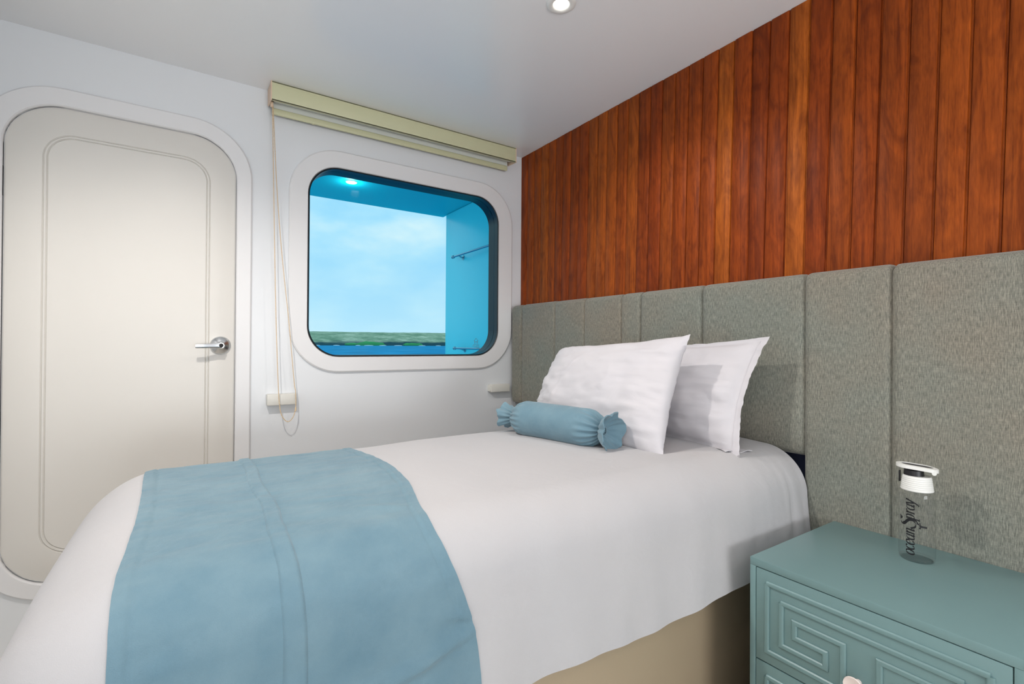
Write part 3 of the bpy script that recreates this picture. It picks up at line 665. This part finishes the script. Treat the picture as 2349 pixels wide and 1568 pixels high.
tilt = lambda s: -.004 * (s + .04) / .08 - .004 * max(0, s / .05) ** 2
def ringz(lp, z): return [bm.verts.new(lid_pt(s, c, z + tilt(s))) for s, c in lp]
rs = [ringz(out_, .2275), ringz(out_, .2355), ringz(inn, .2365), ringz(inn, .2275)]
for A, B in zip(rs, rs[1:] + rs[:1]):
    for k in range(len(A)): bm.faces.new((A[k], A[(k + 1) % len(A)], B[(k + 1) % len(A)], B[k]))
bmesh.ops.recalc_face_normals(bm, faces=bm.faces[:]); lid = obj('lid', bm, M['white_plastic'], bt, smooth=50)
bm = bmesh.new(); A = [bm.verts.new(lid_pt(s, c, .2300 + tilt(s))) for s, c in inn]; B = [bm.verts.new(lid_pt(s, c, .2345 + tilt(s))) for s, c in inn]
for k in range(len(A)): bm.faces.new((A[k], A[(k + 1) % len(A)], B[(k + 1) % len(A)], B[k]))
bm.faces.new(A[::-1]); bm.faces.new(B); obj('lid_inlay', bm, M['black'], lid, smooth=50)
for s in (-.014, .014):
    obj('lid_hinge', tube(bmesh.new(), [lid_pt(.032, s - .006, .2215), lid_pt(.032, s + .006, .2215)], .0048, 14), M['white_plastic'], lid)
    obj('hinge_ring', tube(bmesh.new(), [lid_pt(.033, s + .006, .2215), lid_pt(.033, s + .009, .2215)], .0056, 14), M['black'], lid)
obj('latch', box(BC.x - .004, BC.x + .004, BC.y + R_ - .0025, BC.y + R_ + .0005, nzt + .186, nzt + .214, bev=.001), M['black'], bt)

# lettering printed round the bottle, reading upwards: strokes of a broad nib
def arc(cx_, cy_, rx, ry, a0, a1, n=22): return [(cx_ + rx * math.cos(math.radians(a0 + (a1 - a0) * k / n)), cy_ + ry * math.sin(math.radians(a0 + (a1 - a0) * k / n))) for k in range(n + 1)]
def bez(p0, p1, p2, p3, n=16): return [tuple((1 - t) ** 3 * p0[j] + 3 * (1 - t) ** 2 * t * p1[j] + 3 * (1 - t) * t * t * p2[j] + t ** 3 * p3[j] for j in (0, 1)) for t in [k / n for k in range(n + 1)]]
GL = {'o': ([arc(.34, .5, .27, .47, 0, 360, 36)], .70),
      'c': ([arc(.34, .5, .27, .47, 48, 322, 30)], .62),
      'e': ([[(.09, .50), (.58, .56)] + arc(.34, .5, .26, .47, 12, 325, 32)], .66),
      'a': ([arc(.34, .47, .26, .44, 70, 350, 30), [(.60, .97), (.60, .12)], bez((.60, .12), (.62, .0), (.70, .0), (.78, .14), 8)], .76),
      'n': ([[(.02, .86), (.16, .96)], [(.16, .97), (.16, .0)], bez((.16, .62), (.28, .95), (.58, 1.15), (.58, .70)), [(.58, .70), (.58, .12)], bez((.58, .12), (.6, 0), (.68, 0), (.76, .12), 8)], .78),
      'p': ([[(.02, .86), (.16, .96)], [(.16, .97), (.16, -.48)], [(.0, -.5), (.34, -.5)], arc(.36, .5, .27, .46, 140, -140, 30)], .74),
      'r': ([[(.02, .86), (.16, .96)], [(.16, .97), (.16, .0)], bez((.16, .6), (.26, .95), (.40, 1.05), (.50, .88), 12)], .52),
      'y': ([[(.04, .97), (.30, .10)], bez((.60, .97), (.45, .3), (.25, -.35), (.02, -.46), 18), [(-.04, .97), (.16, .97)], [(.48, .97), (.68, .97)], [(.02, -.46), (.06, -.38)]], .66),
      'S': ([bez((1.02, 1.52), (.98, 1.95), (.30, 1.95), (.26, 1.45), 20) + bez((.26, 1.45), (.24, .95), (1.16, .85), (1.14, .28), 22)[1:] + bez((1.14, .28), (1.10, -.22), (.30, -.25), (.20, .18), 22)[1:],
             bez((.42, 1.42), (.44, 1.02), (1.32, .9), (1.30, .22), 22), bez((1.30, .22), (1.26, -.1), (1.10, -.3), (.85, -.36), 12),
             [(1.02, 1.52), (1.16, 1.80), (1.28, 1.92)], [(.20, .18), (-.02, .42)], [(.62, 1.80), (.90, 1.92), (1.18, 1.86)],
             bez((.92, -.22), (.86, -.42), (.78, -.52), (.66, -.56), 10), bez((.66, -.50), (.62, -.9), (.60, -1.1), (.62, -1.36), 12), bez((.60, -.52), (.62, -.9), (.60, -1.1), (.62, -1.36), 12), bez((.66, -.56), (.5, -.66), (.4, -.62), (.28, -.5), 10), bez((.66, -.56), (.8, -.66), (.94, -.62), (1.02, -.5), 8)], 1.18)}
tx = bmesh.new(); XH = .0176; SL = .13
a_base = math.atan2(-.452 - 0, -1.522)               # angle from the bottle axis towards the camera side
a_base = math.atan2(-BC.y, -BC.x) + .10 * -1
adv = 0.0; total = sum(GL[c][1] for c in 'oceanSpray'); UN = .137 / (total + .1)
for c in 'oceanSpray':
    for st in GL[c][0]:
        n = len(st); prev = None
        thick = .16 if c != 'S' else .20
        for i, (x, y) in enumerate(st):
            xa, ya_ = st[max(i - 1, 0)]; xb_, yb_ = st[min(i + 1, n - 1)]; dx, dy = xb_ - xa, yb_ - ya_; L = math.hypot(dx, dy) or 1; dx /= L; dy /= L
            w_ = (.045 + thick * abs(math.sin(math.atan2(dy, dx) - .25))) / 2
            if len(st) == 2: w_ = max(w_, .05)
            pair = []
            for s in (1, -1):
                px, py = x - dy * w_ * s, y + dx * w_ * s; px += SL * py
                up = .0155 + (adv + px) * UN; lat = py * XH + .0005           # lateral: ascenders point to the viewer's left
                an = a_base - lat / R_
                pair.append(tx.verts.new(BC + Vector((math.cos(an) * (R_ + .0004), math.sin(an) * (R_ + .0004), up + .002))))
            if prev: tx.faces.new((prev[0], pair[0], pair[1], prev[1]))
            prev = pair
    adv += GL[c][1]
obj('lettering', tx, M['ink'], bt, smooth=0)

# ------------------------------------------------------------------ lift everything so that the floor is at zero
for o in list(C.objects):
    if o.parent is None: o.location.z += H
